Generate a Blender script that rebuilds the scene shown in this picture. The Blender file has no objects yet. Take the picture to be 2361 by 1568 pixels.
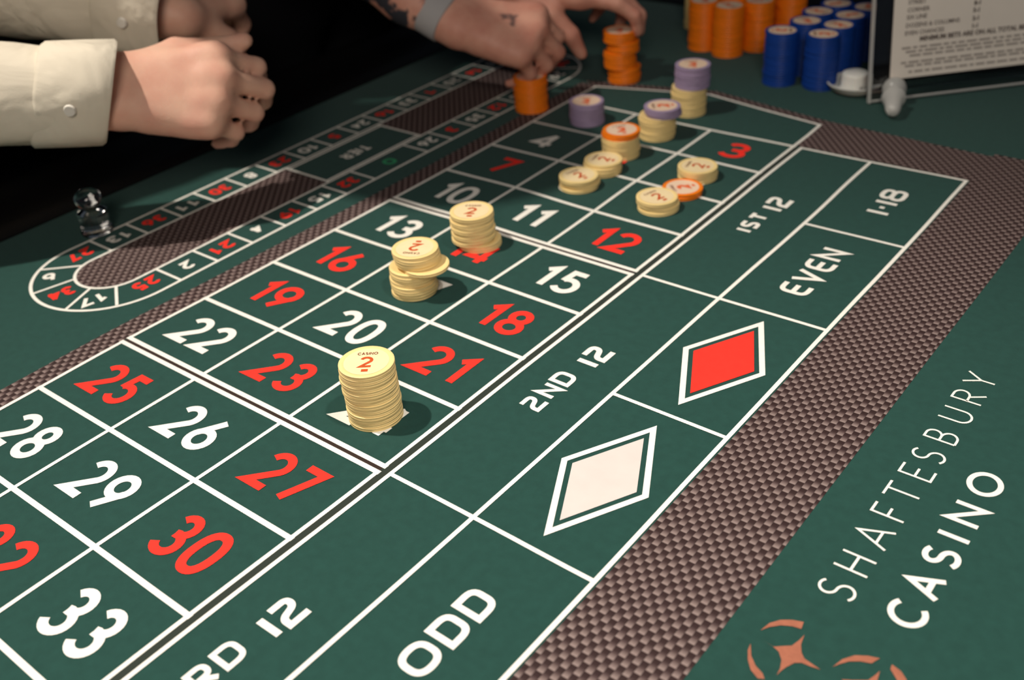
import bpy, bmesh, math, random
import numpy as np
from mathutils import Vector, Matrix, Quaternion

random.seed(7)
SC = bpy.context.scene
COL = SC.collection
S = 0.0951            # metres per layout unit (one betting square is 1 unit wide)
Z0 = 0.78             # height of the felt above the floor


def P(x, y, z=0.0):
    return Vector((x * S, y * S, Z0 + z * S))


# ------------------------------------------------------------------ camera
cam_d = bpy.data.cameras.new('camera')
cam = bpy.data.objects.new('camera', cam_d)
COL.objects.link(cam)
R0 = Vector((0.7826364919, 0.6190320233, -0.0654177013))
R1 = Vector((0.2968378850, -0.4635182192, -0.8348880946))
R2 = Vector((-0.5471447628, 0.6339954374, -0.5465184296))
CU = (7.40988025, -10.05012236, 4.64145289)
m = Matrix(((R0.x, -R1.x, -R2.x), (R0.y, -R1.y, -R2.y), (R0.z, -R1.z, -R2.z))).to_4x4()
m.translation = P(*CU)
cam.matrix_world = m
cam_d.sensor_width = 36.0
cam_d.lens = 2400.4796 / 2361.0 * 36.0
cam_d.clip_start = 0.02
cam_d.clip_end = 60
cam_d.dof.use_dof = True
cam_d.dof.focus_distance = 0.70
cam_d.dof.aperture_fstop = 5.8
SC.camera = cam

# ------------------------------------------------------------------ world, lamps, exposure
w = bpy.data.worlds.new('room_ambience')
SC.world = w
w.use_nodes = True
bg = w.node_tree.nodes['Background']
bg.inputs[0].default_value = (0.62, 0.78, 1.0, 1)
bg.inputs[1].default_value = 0.06


def spot(name, pos, target, power, angle, blend, radius, color):
    d = bpy.data.lights.new(name, 'SPOT')
    d.energy = power
    d.spot_size = math.radians(angle)
    d.spot_blend = blend
    d.shadow_soft_size = radius
    d.color = color
    o = bpy.data.objects.new(name, d)
    o.location = P(*pos)
    o.rotation_euler = (P(*target) - P(*pos)).to_track_quat('-Z', 'Y').to_euler()
    COL.objects.link(o)
    return o


spot('ceiling_spot_main', (-5.6, -9.6, 20.0), (3.2, -7.6, 0), 180, 58, 1.0, 0.028, (1.0, 0.93, 0.83))
spot('ceiling_spot_side', (10.5, -5.0, 19.0), (6.2, -7.2, 0), 85, 44, 1.0, 0.05, (1.0, 0.94, 0.86))
ad = bpy.data.lights.new('fill_light', 'AREA')  # added soft fill from behind the camera, brightens the camera-facing sides
ad.energy = 21
ad.shape = 'DISK'
ad.size = 0.9
ad.color = (1.0, 0.90, 0.78)
ao = bpy.data.objects.new('fill_light', ad)
ao.location = P(15.0, -21.0, 15.0)
ao.rotation_euler = (P(2.5, -3.5, 0) - ao.location).to_track_quat('-Z', 'Y').to_euler()
COL.objects.link(ao)
SC.view_settings.view_transform = 'Standard'
SC.view_settings.look = 'None'
SC.view_settings.exposure = 0.0
SC.view_settings.gamma = 1.0
SC.view_settings.use_curve_mapping = False
SC.render.film_transparent = False


# ------------------------------------------------------------------ materials
def nt_mat(name):
    mt = bpy.data.materials.new(name)
    mt.use_nodes = True
    return mt, mt.node_tree, mt.node_tree.nodes['Principled BSDF']


def simple(name, col, rough=0.5, spec=0.5, noise=0.0, nscale=60.0, bump=0.0, bscale=400.0, **kw):
    mt, nt, b = nt_mat(name)
    b.inputs['Base Color'].default_value = (*col, 1)
    b.inputs['Roughness'].default_value = rough
    b.inputs['Specular IOR Level'].default_value = spec
    for k, v in kw.items():
        b.inputs[k].default_value = v
    if noise or bump:
        tc = nt.nodes.new('ShaderNodeTexCoord')
    if noise:
        n = nt.nodes.new('ShaderNodeTexNoise')
        n.inputs['Scale'].default_value = nscale
        n.inputs['Detail'].default_value = 4
        nt.links.new(tc.outputs['Object'], n.inputs['Vector'])
        r = nt.nodes.new('ShaderNodeMapRange')
        r.inputs[1].default_value = 0.3
        r.inputs[2].default_value = 0.7
        r.inputs[3].default_value = 1 - noise
        r.inputs[4].default_value = 1 + noise
        nt.links.new(n.outputs[0], r.inputs[0])
        mx = nt.nodes.new('ShaderNodeVectorMath')
        mx.operation = 'SCALE'
        mx.inputs[0].default_value = col
        nt.links.new(r.outputs[0], mx.inputs[3])
        nt.links.new(mx.outputs[0], b.inputs['Base Color'])
    if bump:
        n2 = nt.nodes.new('ShaderNodeTexNoise')
        n2.inputs['Scale'].default_value = bscale
        n2.inputs['Detail'].default_value = 3
        nt.links.new(tc.outputs['Object'], n2.inputs['Vector'])
        bp = nt.nodes.new('ShaderNodeBump')
        bp.inputs['Strength'].default_value = bump
        bp.inputs['Distance'].default_value = 0.002
        nt.links.new(n2.outputs[0], bp.inputs['Height'])
        nt.links.new(bp.outputs[0], b.inputs['Normal'])
    return mt


M = {}
M['felt'] = simple('green_felt', (0.0132, 0.0535, 0.0425), 0.85, 0.15, noise=0.08, nscale=140, bump=0.15, bscale=1500, **{'Sheen Weight': 0.18, 'Sheen Roughness': 0.45, 'Sheen Tint': (0.75, 0.85, 0.9, 1)})
M['white_print'] = simple('white_print', (0.82, 0.785, 0.71), 0.75, 0.15, noise=0.03, nscale=150)
M['red_print'] = simple('red_print', (0.90, 0.035, 0.022), 0.75, 0.15, noise=0.05, nscale=150)
M['green_print'] = simple('green_print', (0.05, 0.36, 0.16), 0.75, 0.15)
M['pale_print'] = simple('pale_print', (0.62, 0.55, 0.515), 0.75, 0.15, noise=0.03, nscale=60)
M['gap_print'] = simple('dark_gap_print', (0.028, 0.036, 0.028), 0.8, 0.15)
M['gap_row'] = simple('brown_gap_print', (0.036, 0.022, 0.018), 0.8, 0.15)
M['copper_print'] = simple('copper_print', (0.33, 0.115, 0.068), 0.7, 0.2, noise=0.1, nscale=200)
M['leather'] = simple('black_leather', (0.004, 0.0036, 0.004), 0.40, 0.28, bump=0.3, bscale=500)
M['wood'] = simple('dark_wood', (0.012, 0.008, 0.006), 0.45, 0.3, noise=0.3, nscale=30)
M['carpet'] = simple('dark_carpet', (0.006, 0.006, 0.009), 0.95, 0.05, noise=0.4, nscale=40)
M['wallpaint'] = simple('dark_wall', (0.010, 0.010, 0.014), 0.8, 0.1, noise=0.2, nscale=3)
M['cream'] = simple('cream_chip', (0.88, 0.655, 0.285), 0.42, 0.4, noise=0.03, nscale=120)
M['cream_inlay'] = simple('cream_inlay', (0.86, 0.68, 0.40), 0.4, 0.4, noise=0.03, nscale=150)
M['orange'] = simple('orange_chip', (0.95, 0.215, 0.006), 0.42, 0.4, noise=0.04, nscale=120)
M['lavender'] = simple('lavender_chip', (0.36, 0.27, 0.41), 0.42, 0.4, noise=0.04, nscale=120)
M['blue'] = simple('blue_chip', (0.005, 0.045, 0.27), 0.42, 0.4, noise=0.05, nscale=120)
M['pale_inlay'] = simple('pale_inlay', (0.85, 0.62, 0.45), 0.4, 0.4)
M['chip_print'] = simple('chip_print', (0.55, 0.085, 0.02), 0.45, 0.3, noise=0.15, nscale=400)
M['chip_print_dark'] = simple('chip_print_dark', (0.20, 0.06, 0.03), 0.5, 0.3)
M['chip_print_bright'] = simple('chip_print_bright', (0.80, 0.16, 0.06), 0.45, 0.3)
M['white_plastic'] = simple('white_plastic', (0.78, 0.75, 0.70), 0.35, 0.5, **{'Subsurface Weight': 0.1})
M['frost'] = simple('frosted_acrylic', (0.86, 0.84, 0.80), 0.28, 0.5, **{'Transmission Weight': 0.55, 'IOR': 1.49})
M['glass'] = simple('clear_acrylic', (1, 1, 1), 0.02, 0.5, **{'Transmission Weight': 1.0, 'IOR': 1.49})
M['paper'] = simple('paper', (0.86, 0.77, 0.68), 0.7, 0.2, noise=0.03, nscale=20)
M['ink'] = simple('print_ink', (0.13, 0.10, 0.09), 0.7, 0.2)
M['ink_light'] = simple('print_ink_pale', (0.34, 0.29, 0.26), 0.7, 0.2)
M['eye_white'] = simple('eye_white', (0.8, 0.78, 0.75), 0.2, 0.5)
M['eye_dark'] = simple('eye_iris', (0.05, 0.03, 0.02), 0.2, 0.5)
M['hair_brown'] = simple('hair_brown', (0.05, 0.028, 0.016), 0.6, 0.3, noise=0.5, nscale=80, bump=0.6, bscale=250)
M['hair_black'] = simple('hair_black', (0.012, 0.010, 0.010), 0.6, 0.3, noise=0.5, nscale=80, bump=0.6, bscale=250)
M['trousers'] = simple('black_cloth', (0.008, 0.008, 0.010), 0.9, 0.1, bump=0.2)
M['button'] = simple('pearl_button', (0.75, 0.70, 0.62), 0.3, 0.5)
M['wristband'] = simple('grey_band', (0.42, 0.40, 0.40), 0.6, 0.3)


def cloth(name, col):
    mt, nt, b = nt_mat(name)
    b.inputs['Base Color'].default_value = (*col, 1)
    b.inputs['Roughness'].default_value = 0.85
    b.inputs['Specular IOR Level'].default_value = 0.2
    tc = nt.nodes.new('ShaderNodeTexCoord')
    n = nt.nodes.new('ShaderNodeTexNoise')
    n.inputs['Scale'].default_value = 14
    n.inputs['Detail'].default_value = 3
    n.inputs['Distortion'].default_value = 0.8
    nt.links.new(tc.outputs['Object'], n.inputs['Vector'])
    n2 = nt.nodes.new('ShaderNodeTexNoise')
    n2.inputs['Scale'].default_value = 900
    nt.links.new(tc.outputs['Object'], n2.inputs['Vector'])
    b1 = nt.nodes.new('ShaderNodeBump')
    b1.inputs['Strength'].default_value = 0.55
    b1.inputs['Distance'].default_value = 0.02
    nt.links.new(n.outputs[0], b1.inputs['Height'])
    b2 = nt.nodes.new('ShaderNodeBump')
    b2.inputs['Strength'].default_value = 0.2
    b2.inputs['Distance'].default_value = 0.001
    nt.links.new(n2.outputs[0], b2.inputs['Height'])
    nt.links.new(b1.outputs[0], b2.inputs['Normal'])
    nt.links.new(b2.outputs[0], b.inputs['Normal'])
    return mt


M['shirt_cream'] = cloth('cream_shirt_cloth', (0.74, 0.66, 0.53))
M['shirt_black'] = cloth('black_shirt_cloth', (0.022, 0.021, 0.024))


def skin(name, col, col2):
    mt, nt, b = nt_mat(name)
    b.inputs['Roughness'].default_value = 0.5
    b.inputs['Specular IOR Level'].default_value = 0.35
    b.inputs['Subsurface Weight'].default_value = 0.12
    b.inputs['Subsurface Radius'].default_value = (0.012, 0.004, 0.002)
    b.inputs['Subsurface Scale'].default_value = 0.6
    tc = nt.nodes.new('ShaderNodeTexCoord')
    n = nt.nodes.new('ShaderNodeTexNoise')
    n.inputs['Scale'].default_value = 38
    n.inputs['Detail'].default_value = 4
    nt.links.new(tc.outputs['Object'], n.inputs['Vector'])
    mx = nt.nodes.new('ShaderNodeMix')
    mx.data_type = 'RGBA'
    mx.inputs[6].default_value = (*col, 1)
    mx.inputs[7].default_value = (*col2, 1)
    r = nt.nodes.new('ShaderNodeMapRange')
    r.inputs[1].default_value = 0.35
    r.inputs[2].default_value = 0.68
    nt.links.new(n.outputs[0], r.inputs[0])
    nt.links.new(r.outputs[0], mx.inputs[0])
    # tattoo ink: a per-point mask of the inked skin, broken up by noise
    at = nt.nodes.new('ShaderNodeAttribute')
    at.attribute_name = 'ink'
    n3 = nt.nodes.new('ShaderNodeTexNoise')
    n3.inputs['Scale'].default_value = 55
    n3.inputs['Detail'].default_value = 2
    nt.links.new(tc.outputs['Object'], n3.inputs['Vector'])
    r3 = nt.nodes.new('ShaderNodeMapRange')
    r3.inputs[1].default_value = 0.42
    r3.inputs[2].default_value = 0.52
    nt.links.new(n3.outputs[0], r3.inputs[0])
    mul = nt.nodes.new('ShaderNodeMath')
    mul.operation = 'MULTIPLY'
    nt.links.new(at.outputs['Fac'], mul.inputs[0])
    nt.links.new(r3.outputs[0], mul.inputs[1])
    mx2 = nt.nodes.new('ShaderNodeMix')
    mx2.data_type = 'RGBA'
    nt.links.new(mul.outputs[0], mx2.inputs[0])
    nt.links.new(mx.outputs[2], mx2.inputs[6])
    mx2.inputs[7].default_value = (0.045, 0.045, 0.055, 1)
    nt.links.new(mx2.outputs[2], b.inputs['Base Color'])
    n2 = nt.nodes.new('ShaderNodeTexVoronoi')
    n2.inputs['Scale'].default_value = 700
    nt.links.new(tc.outputs['Object'], n2.inputs['Vector'])
    bp = nt.nodes.new('ShaderNodeBump')
    bp.inputs['Strength'].default_value = 0.12
    bp.inputs['Distance'].default_value = 0.001
    nt.links.new(n2.outputs[0], bp.inputs['Height'])
    nt.links.new(bp.outputs[0], b.inputs['Normal'])
    return mt


M['skin_fair'] = skin('fair_skin', (0.80, 0.475, 0.345), (0.72, 0.37, 0.27))
M['skin_ruddy'] = skin('ruddy_skin', (0.72, 0.365, 0.265), (0.60, 0.25, 0.18))


def weave_mat():
    """printed basket weave: columns running along Y, each strand pale at its near end and dark at its far end"""
    mt, nt, b = nt_mat('basket_weave_print')
    b.inputs['Roughness'].default_value = 0.75
    b.inputs['Specular IOR Level'].default_value = 0.2
    N, L = nt.nodes, nt.links

    def math_(op, a, c=None):
        n = N.new('ShaderNodeMath')
        n.operation = op
        for i, v in enumerate((a, c)):
            if v is None:
                continue
            if isinstance(v, (int, float)):
                n.inputs[i].default_value = v
            else:
                L.new(v, n.inputs[i])
        return n.outputs[0]
    tc = N.new('ShaderNodeTexCoord')
    sep = N.new('ShaderNodeSeparateXYZ')
    L.new(tc.outputs['Object'], sep.inputs[0])
    cx = math_('DIVIDE', sep.outputs[0], 0.044 * S)
    col = math_('FLOOR', cx)
    fx = math_('FRACT', cx)
    odd = math_('MULTIPLY', math_('MODULO', math_('ABSOLUTE', col), 2.0), 0.5)
    v = math_('FRACT', math_('ADD', math_('DIVIDE', sep.outputs[1], 0.0985 * S), odd))
    cr = N.new('ShaderNodeValToRGB')
    e = cr.color_ramp.elements
    e[0].position = 0.0
    e[0].color = (0.045, 0.024, 0.022, 1)
    e[1].position = 1.0
    e[1].color = (0.024, 0.0105, 0.0098, 1)
    for p_, c_ in ((0.07, (0.26, 0.195, 0.178, 1)), (0.26, (0.175, 0.124, 0.114, 1)), (0.50, (0.072, 0.044, 0.042, 1)), (0.68, (0.033, 0.0165, 0.016, 1))):
        q = e.new(p_)
        q.color = c_
    L.new(v, cr.inputs[0])
    edge = math_('ABSOLUTE', math_('SUBTRACT', fx, 0.5))
    dk = N.new('ShaderNodeMapRange')
    dk.inputs[1].default_value = 0.36
    dk.inputs[2].default_value = 0.5
    dk.inputs[3].default_value = 1.0
    dk.inputs[4].default_value = 0.72
    L.new(edge, dk.inputs[0])
    sc = N.new('ShaderNodeVectorMath')
    sc.operation = 'SCALE'
    L.new(cr.outputs[0], sc.inputs[0])
    L.new(dk.outputs[0], sc.inputs[3])
    L.new(sc.outputs[0], b.inputs['Base Color'])
    return mt


M['weave'] = weave_mat()


# ------------------------------------------------------------------ object helpers
def link_mesh(name, me, mat, parent=None, smooth=False, sharp=None):
    for mm in (mat if isinstance(mat, (list, tuple)) else [mat]):
        me.materials.append(mm)
    if smooth:
        me.shade_smooth()
        if sharp is not None:
            me.set_sharp_from_angle(angle=math.radians(sharp))
    o = bpy.data.objects.new(name, me)
    COL.objects.link(o)
    if parent is not None:
        o.parent = parent
    return o


def obj_bm(name, bm, mat, parent=None, smooth=False, sharp=None):
    me = bpy.data.meshes.new(name)
    bm.normal_update()
    bm.to_mesh(me)
    bm.free()
    return link_mesh(name, me, mat, parent, smooth, sharp)


def obj_pd(name, vs, fs, mat, parent=None, smooth=False, sharp=None):
    me = bpy.data.meshes.new(name)
    me.from_pydata([tuple(v) for v in vs], [], fs)
    me.update()
    return link_mesh(name, me, mat, parent, smooth, sharp)


def tag(o, label, cat=None, group=None, kind=None):
    if label:
        o['label'] = label
    if cat:
        o['category'] = cat
    if group:
        o['group'] = group
    if kind:
        o['kind'] = kind
    return o


def empty(name, loc, rz=0.0):
    o = bpy.data.objects.new(name, None)
    o.location = loc
    o.rotation_euler = (0, 0, rz)
    o.empty_display_size = 0.02
    COL.objects.link(o)
    return o


def add_box(bm, x0, x1, y0, y1, z0, z1, bevel=0.0, seg=2):
    r = bmesh.ops.create_cube(bm, size=1.0)
    vs = r['verts']
    for v in vs:
        v.co = Vector((x0 + (v.co.x + .5) * (x1 - x0), y0 + (v.co.y + .5) * (y1 - y0), z0 + (v.co.z + .5) * (z1 - z0)))
    if bevel:
        es = list({e for v in vs for e in v.link_edges})
        bmesh.ops.bevel(bm, geom=es, offset=bevel, segments=seg, affect='EDGES', profile=0.5)


def lathe(profile, seg=48):
    """profile [(r, z)] revolved about Z; r = 0 ends are closed to a point"""
    vs, fs = [], []
    rings = []
    for r, z in profile:
        if r < 1e-7:
            rings.append([len(vs)])
            vs.append((0, 0, z))
        else:
            rings.append(list(range(len(vs), len(vs) + seg)))
            for i in range(seg):
                a = 2 * math.pi * i / seg
                vs.append((r * math.cos(a), r * math.sin(a), z))
    for a, b in zip(rings[:-1], rings[1:]):
        for i in range(seg):
            j = (i + 1) % seg
            if len(a) == 1 and len(b) == 1:
                continue
            if len(a) == 1:
                fs.append((a[0], b[j], b[i]))
            elif len(b) == 1:
                fs.append((a[i], a[j], b[0]))
            else:
                fs.append((a[i], a[j], b[j], b[i]))
    return vs, fs


# ------------------------------------------------------------------ room
def slab(name, x0, x1, y0, y1, z0, z1, mat):
    bm = bmesh.new()
    add_box(bm, x0, x1, y0, y1, z0, z1)
    o = obj_bm(name, bm, mat)
    o['kind'] = 'structure'
    return o


slab('floor', -3.2, 3.6, -3.2, 3.4, -0.05, 0.0, M['carpet'])
slab('wall_back', -3.3, 3.7, 3.4, 3.5, -0.05, 3.0, M['wallpaint'])
slab('wall_left', -3.3, -3.2, -3.2, 3.4, -0.05, 3.0, M['wallpaint'])
slab('baseboard_back', -3.2, 3.6, 3.38, 3.4, 0.0, 0.12, M['wood'])
slab('baseboard_left', -3.2, -3.18, -3.2, 3.38, 0.0, 0.12, M['wood'])

# ------------------------------------------------------------------ table body
XL, XR, YN, YF = -2.80, 7.60, -11.4, 4.15      # extent of the felt in layout units
table = empty('roulette_table', (0, 0, Z0))
tag(table, 'long roulette table with printed green felt layout and black padded rail', 'table')
bm = bmesh.new()
add_box(bm, XL * S, XR * S, YN * S, YF * S, -0.03, 0.0)
obj_bm('felt_top', bm, M['felt'], table)


def rail(name, prof, along, lo, hi, at, sgn):
    """extrude a rail profile [(distance outward, z)] along 'x' or 'y'"""
    vs, fs = [], []
    n = len(prof)
    for t in (lo, hi):
        for d, z in prof:
            q = at + sgn * d
            vs.append((q * S, t * S, z * S) if along == 'y' else (t * S, q * S, z * S))
    for i in range(n):
        j = (i + 1) % n
        fs.append((i, j, n + j, n + i))
    fs.append(tuple(range(n)))
    fs.append(tuple(range(2 * n - 1, n - 1, -1)))
    o = obj_pd(name, vs, fs, M['leather'], table, True, 50)
    bm = bmesh.new()
    bm.from_mesh(o.data)
    bmesh.ops.recalc_face_normals(bm, faces=bm.faces)
    bm.to_mesh(o.data)
    bm.free()


prof = [(0.0, -0.30), (0.0, 0.02), (0.06, 0.07), (0.16, 0.10), (0.34, 0.12), (0.55, 0.13), (0.72, 0.15), (0.82, 0.19), (0.92, 0.21),
        (1.02, 0.20), (1.10, 0.15), (1.14, 0.06), (1.16, -0.10), (1.16, -0.30)]
rail('padded_rail', prof, 'y', YN - 1.16, YF + 1.16, XL, -1)
rail('padded_rail', prof, 'y', YN - 1.16, YF + 1.16, XR, 1)
rail('padded_rail', prof, 'x', XL, XR, YN, -1)
rail('padded_rail', prof, 'x', XL, XR, YF, 1)
bm = bmesh.new()
add_box(bm, (XL - .9) * S, (XR + .9) * S, (YN - .9) * S, (YF + .9) * S, -0.14, -0.031, 0.004)
obj_bm('apron', bm, M['wood'], table)
for yy in (-8.2, 1.0):
    bm = bmesh.new()
    add_box(bm, 0.3 * S, 4.7 * S, (yy - 1.2) * S, (yy + 1.2) * S, -Z0 + 0.06, -0.14, 0.006)
    add_box(bm, -0.6 * S, 5.6 * S, (yy - 1.8) * S, (yy + 1.8) * S, -Z0, -Z0 + 0.06, 0.01)
    obj_bm('pedestal_leg', bm, M['wood'], table)

# ------------------------------------------------------------------ the printed layout
# how the stretched cloth departs from a perfect grid: (x, y, dx, dy)
WARP = np.array([(0.0,-6.41,-0.043,-0.009),(0.0,-6.49,-0.031,0.001),(0.0,-7.28,-0.016,0.01),(0.98,-6.41,-0.003,0.006),(0.98,-6.49,-0.013,-0.007),(0.98,-7.28,-0.016,0.011),(2.0,-8.07,-0.014,0.01),(3.0,-8.07,-0.01,0.001),(3.0,-7.28,0.0,0.009),(3.85,-6.45,-0.0,-0.005),(3.0,-5.62,0.007,0.001),(3.0,-6.41,0.014,0.006),(3.0,-6.49,0.011,0.014),(3.09,-6.45,0.011,-0.004),(2.0,-6.41,0.006,0.006),(2.0,-6.49,0.0,0.009),(4.82,-6.45,0.004,-0.022),(2.0,-4.04,0.007,-0.01),(3.0,-3.17,0.001,-0.017),(3.0,-3.24,0.008,-0.008),(3.09,-3.21,0.003,-0.016),(3.85,-3.21,-0.002,-0.006),(3.0,-4.04,0.008,-0.016),(3.0,-4.83,0.0,-0.002),(3.85,-4.83,0.004,-0.004),(2.0,-3.17,0.024,-0.013),(2.0,-3.24,0.025,-0.028),(4.82,-0.0,-0.008,0.065),(3.85,-0.0,-0.014,0.036),(3.85,-1.59,0.011,-0.008),(4.82,-1.59,0.002,0.014),(4.82,-3.21,-0.005,0.012),(3.0,-0.79,-0.025,0.024),(3.0,-1.59,-0.007,-0.017),(4.82,-4.83,-0.003,-0.006),(0.0,-4.04,0.025,-0.018),(0.0,-4.83,0.004,-0.008),(0.0,-5.62,-0.003,-0.012),(0.98,-4.83,0.016,-0.008),(0.98,-5.62,0.002,0.0),(2.0,-4.83,0.008,-0.0),(0.0,-2.38,0.046,0.008),(0.0,-1.59,0.031,0.002),(0.0,-3.17,0.033,-0.014),(0.0,-3.24,0.037,-0.045),(0.98,-2.38,0.001,0.03),(0.98,-1.59,-0.01,0.016),(2.0,-2.38,0.008,-0.02),(2.0,-1.59,-0.026,0.005),(3.0,-0.0,-0.032,0.024),(2.0,-0.0,-0.029,-0.018),(2.0,-0.79,-0.007,0.039),(3.09,-0.0,-0.014,0.01)])


def warp(x, y):
    d2 = (WARP[:, 0] - x) ** 2 + (WARP[:, 1] - y) ** 2
    wt = np.exp(-d2 / (2 * 0.42 ** 2))
    sw = wt.sum() + 0.12
    return x + float((wt * WARP[:, 2]).sum() / sw), y + float((wt * WARP[:, 3]).sum() / sw)


class Print:
    """flat ink on the felt, in layout units"""
    def __init__(self, z, warped=False):
        self.v, self.f, self.z, self.w = [], [], z, warped

    def pt(self, x, y):
        if self.w:
            x, y = warp(x, y)
        self.v.append((x * S, y * S, self.z))
        return len(self.v) - 1

    def poly(self, pts):
        self.z += 2e-6
        idx = [self.pt(*p) for p in pts]
        a = sum(pts[i][0] * pts[(i + 1) % len(pts)][1] - pts[(i + 1) % len(pts)][0] * pts[i][1] for i in range(len(pts)))
        self.f.append(tuple(idx if a > 0 else idx[::-1]))

    def stroke(self, pts, wd, closed=False, tf=None):
        """constant-width band along a polyline with mitred corners"""
        p = []
        for q in pts:
            if not p or (abs(q[0] - p[-1][0]) + abs(q[1] - p[-1][1])) > 1e-6:
                p.append(q)
        if closed and len(p) > 2 and abs(p[0][0] - p[-1][0]) + abs(p[0][1] - p[-1][1]) < 1e-6:
            p.pop()
        n = len(p)
        A, B = [], []
        for i in range(n):
            a = p[i - 1] if (i > 0 or closed) else None
            c = p[(i + 1) % n] if (i < n - 1 or closed) else None
            d1 = Vector((p[i][0] - a[0], p[i][1] - a[1])).normalized() if a else None
            d2 = Vector((c[0] - p[i][0], c[1] - p[i][1])).normalized() if c else None
            if d1 is None:
                d1 = d2
            if d2 is None:
                d2 = d1
            n1 = Vector((-d1.y, d1.x))
            n2 = Vector((-d2.y, d2.x))
            mm = n1 + n2
            if mm.length < 1e-3:
                mm = n1
            mm.normalize()
            k = 1.0 / max(0.38, mm.dot(n1))
            hw = wd / 2
            A.append((p[i][0] + mm.x * hw * k, p[i][1] + mm.y * hw * k))
            B.append((p[i][0] - mm.x * hw * k, p[i][1] - mm.y * hw * k))
        if tf:
            A = [tf(*q) for q in A]
            B = [tf(*q) for q in B]
        self.z += 2e-6
        ia = [self.pt(*q) for q in A]
        ib = [self.pt(*q) for q in B]
        for i in range(n if closed else n - 1):
            j = (i + 1) % n
            self.f.append((ib[i], ib[j], ia[j], ia[i]))

    def line(self, x0, y0, x1, y1, wd, ext=True):
        L = math.hypot(x1 - x0, y1 - y0)
        ux, uy = (x1 - x0) / L, (y1 - y0) / L
        e = wd / 2 if ext else 0
        n = max(1, int(L / 0.2))
        pts = [(x0 - ux * e + ux * (L + 2 * e) * i / n, y0 - uy * e + uy * (L + 2 * e) * i / n) for i in range(n + 1)]
        self.stroke(pts, wd)

    def build(self, name, mat, parent, label=None):
        o = obj_pd(name, self.v, self.f, mat, parent)
        bm = bmesh.new()
        bm.from_mesh(o.data)
        for f in bm.faces:
            if f.normal.z < 0:
                f.normal_flip()
        bmesh.ops.triangulate(bm, faces=[f for f in bm.faces if len(f.verts) > 4])
        bm.to_mesh(o.data)
        bm.free()
        if label:
            o['label'] = label
        return o


def arc(cx, cy, rx, ry, a0, a1, n=18):
    return [(cx + rx * math.cos(math.radians(a0 + (a1 - a0) * i / n)), cy + ry * math.sin(math.radians(a0 + (a1 - a0) * i / n))) for i in range(n + 1)]


def fillet(pts, r, n=6, closed=False):
    out = []
    N = len(pts)
    for i, p in enumerate(pts):
        rr = r[i] if isinstance(r, (list, tuple)) else r
        if (not closed and i in (0, N - 1)) or rr <= 0:
            out.append(p)
            continue
        a, c = Vector(pts[i - 1]), Vector(pts[(i + 1) % N])
        b = Vector(p)
        d1, d2 = (a - b), (c - b)
        t = min(rr, d1.length * .5, d2.length * .5)
        q0, q1 = b + d1.normalized() * t, b + d2.normalized() * t
        for k in range(n + 1):
            u = k / n
            q = q0 * (1 - u) ** 2 + b * 2 * u * (1 - u) + q1 * u * u
            out.append((q.x, q.y))
    return out


# glyphs: width, [(points, closed)] on a box one unit high
def G(w_, *st):
    return w_, [(s[0], s[1]) if isinstance(s, tuple) else (s, False) for s in st]


NUM = {
    '0': G(.64, ([(.32 + .32 * math.copysign(abs(math.cos(a)) ** .86, math.cos(a)), .5 + .5 * math.copysign(abs(math.sin(a)) ** .86, math.sin(a))) for a in [2 * math.pi * i / 36 for i in range(36)]], True)),
    '1': G(.27, [(0, .80), (.27, 1.0), (.27, 0)]),
    '2': G(.60, arc(.30, .71, .30, .29, 160, -38, 18) + [(0.0, 0.0), (.62, 0.0)]),
    '3': G(.58, arc(.28, .755, .255, .245, 155, -88, 16) + [(.2, .51)], [(.2, .51)] + arc(.28, .265, .30, .265, 88, -155, 18)),
    '4': G(.64, [(.46, 0), (.46, 1)], [(.46, 1), (0, .27), (.66, .27)]),
    '5': G(.60, [(.55, 1), (.13, 1), (.075, .51)], arc(.28, .31, .31, .31, 132, -150, 20)),
    '6': G(.62, (arc(.31, .29, .31, .29, 0, 352, 24), True), [(.045, .42), (.44, 1.0)]),
    '7': G(.58, [(0, 1), (.58, 1), (.17, 0)]),
    '8': G(.60, (arc(.30, .765, .245, .235, 0, 350, 22), True), (arc(.30, .265, .30, .265, 0, 352, 24), True)),
    '9': G(.62, (arc(.31, .71, .31, .29, 0, 352, 24), True), [(.575, .58), (.18, 0.0)]),
}
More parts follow.
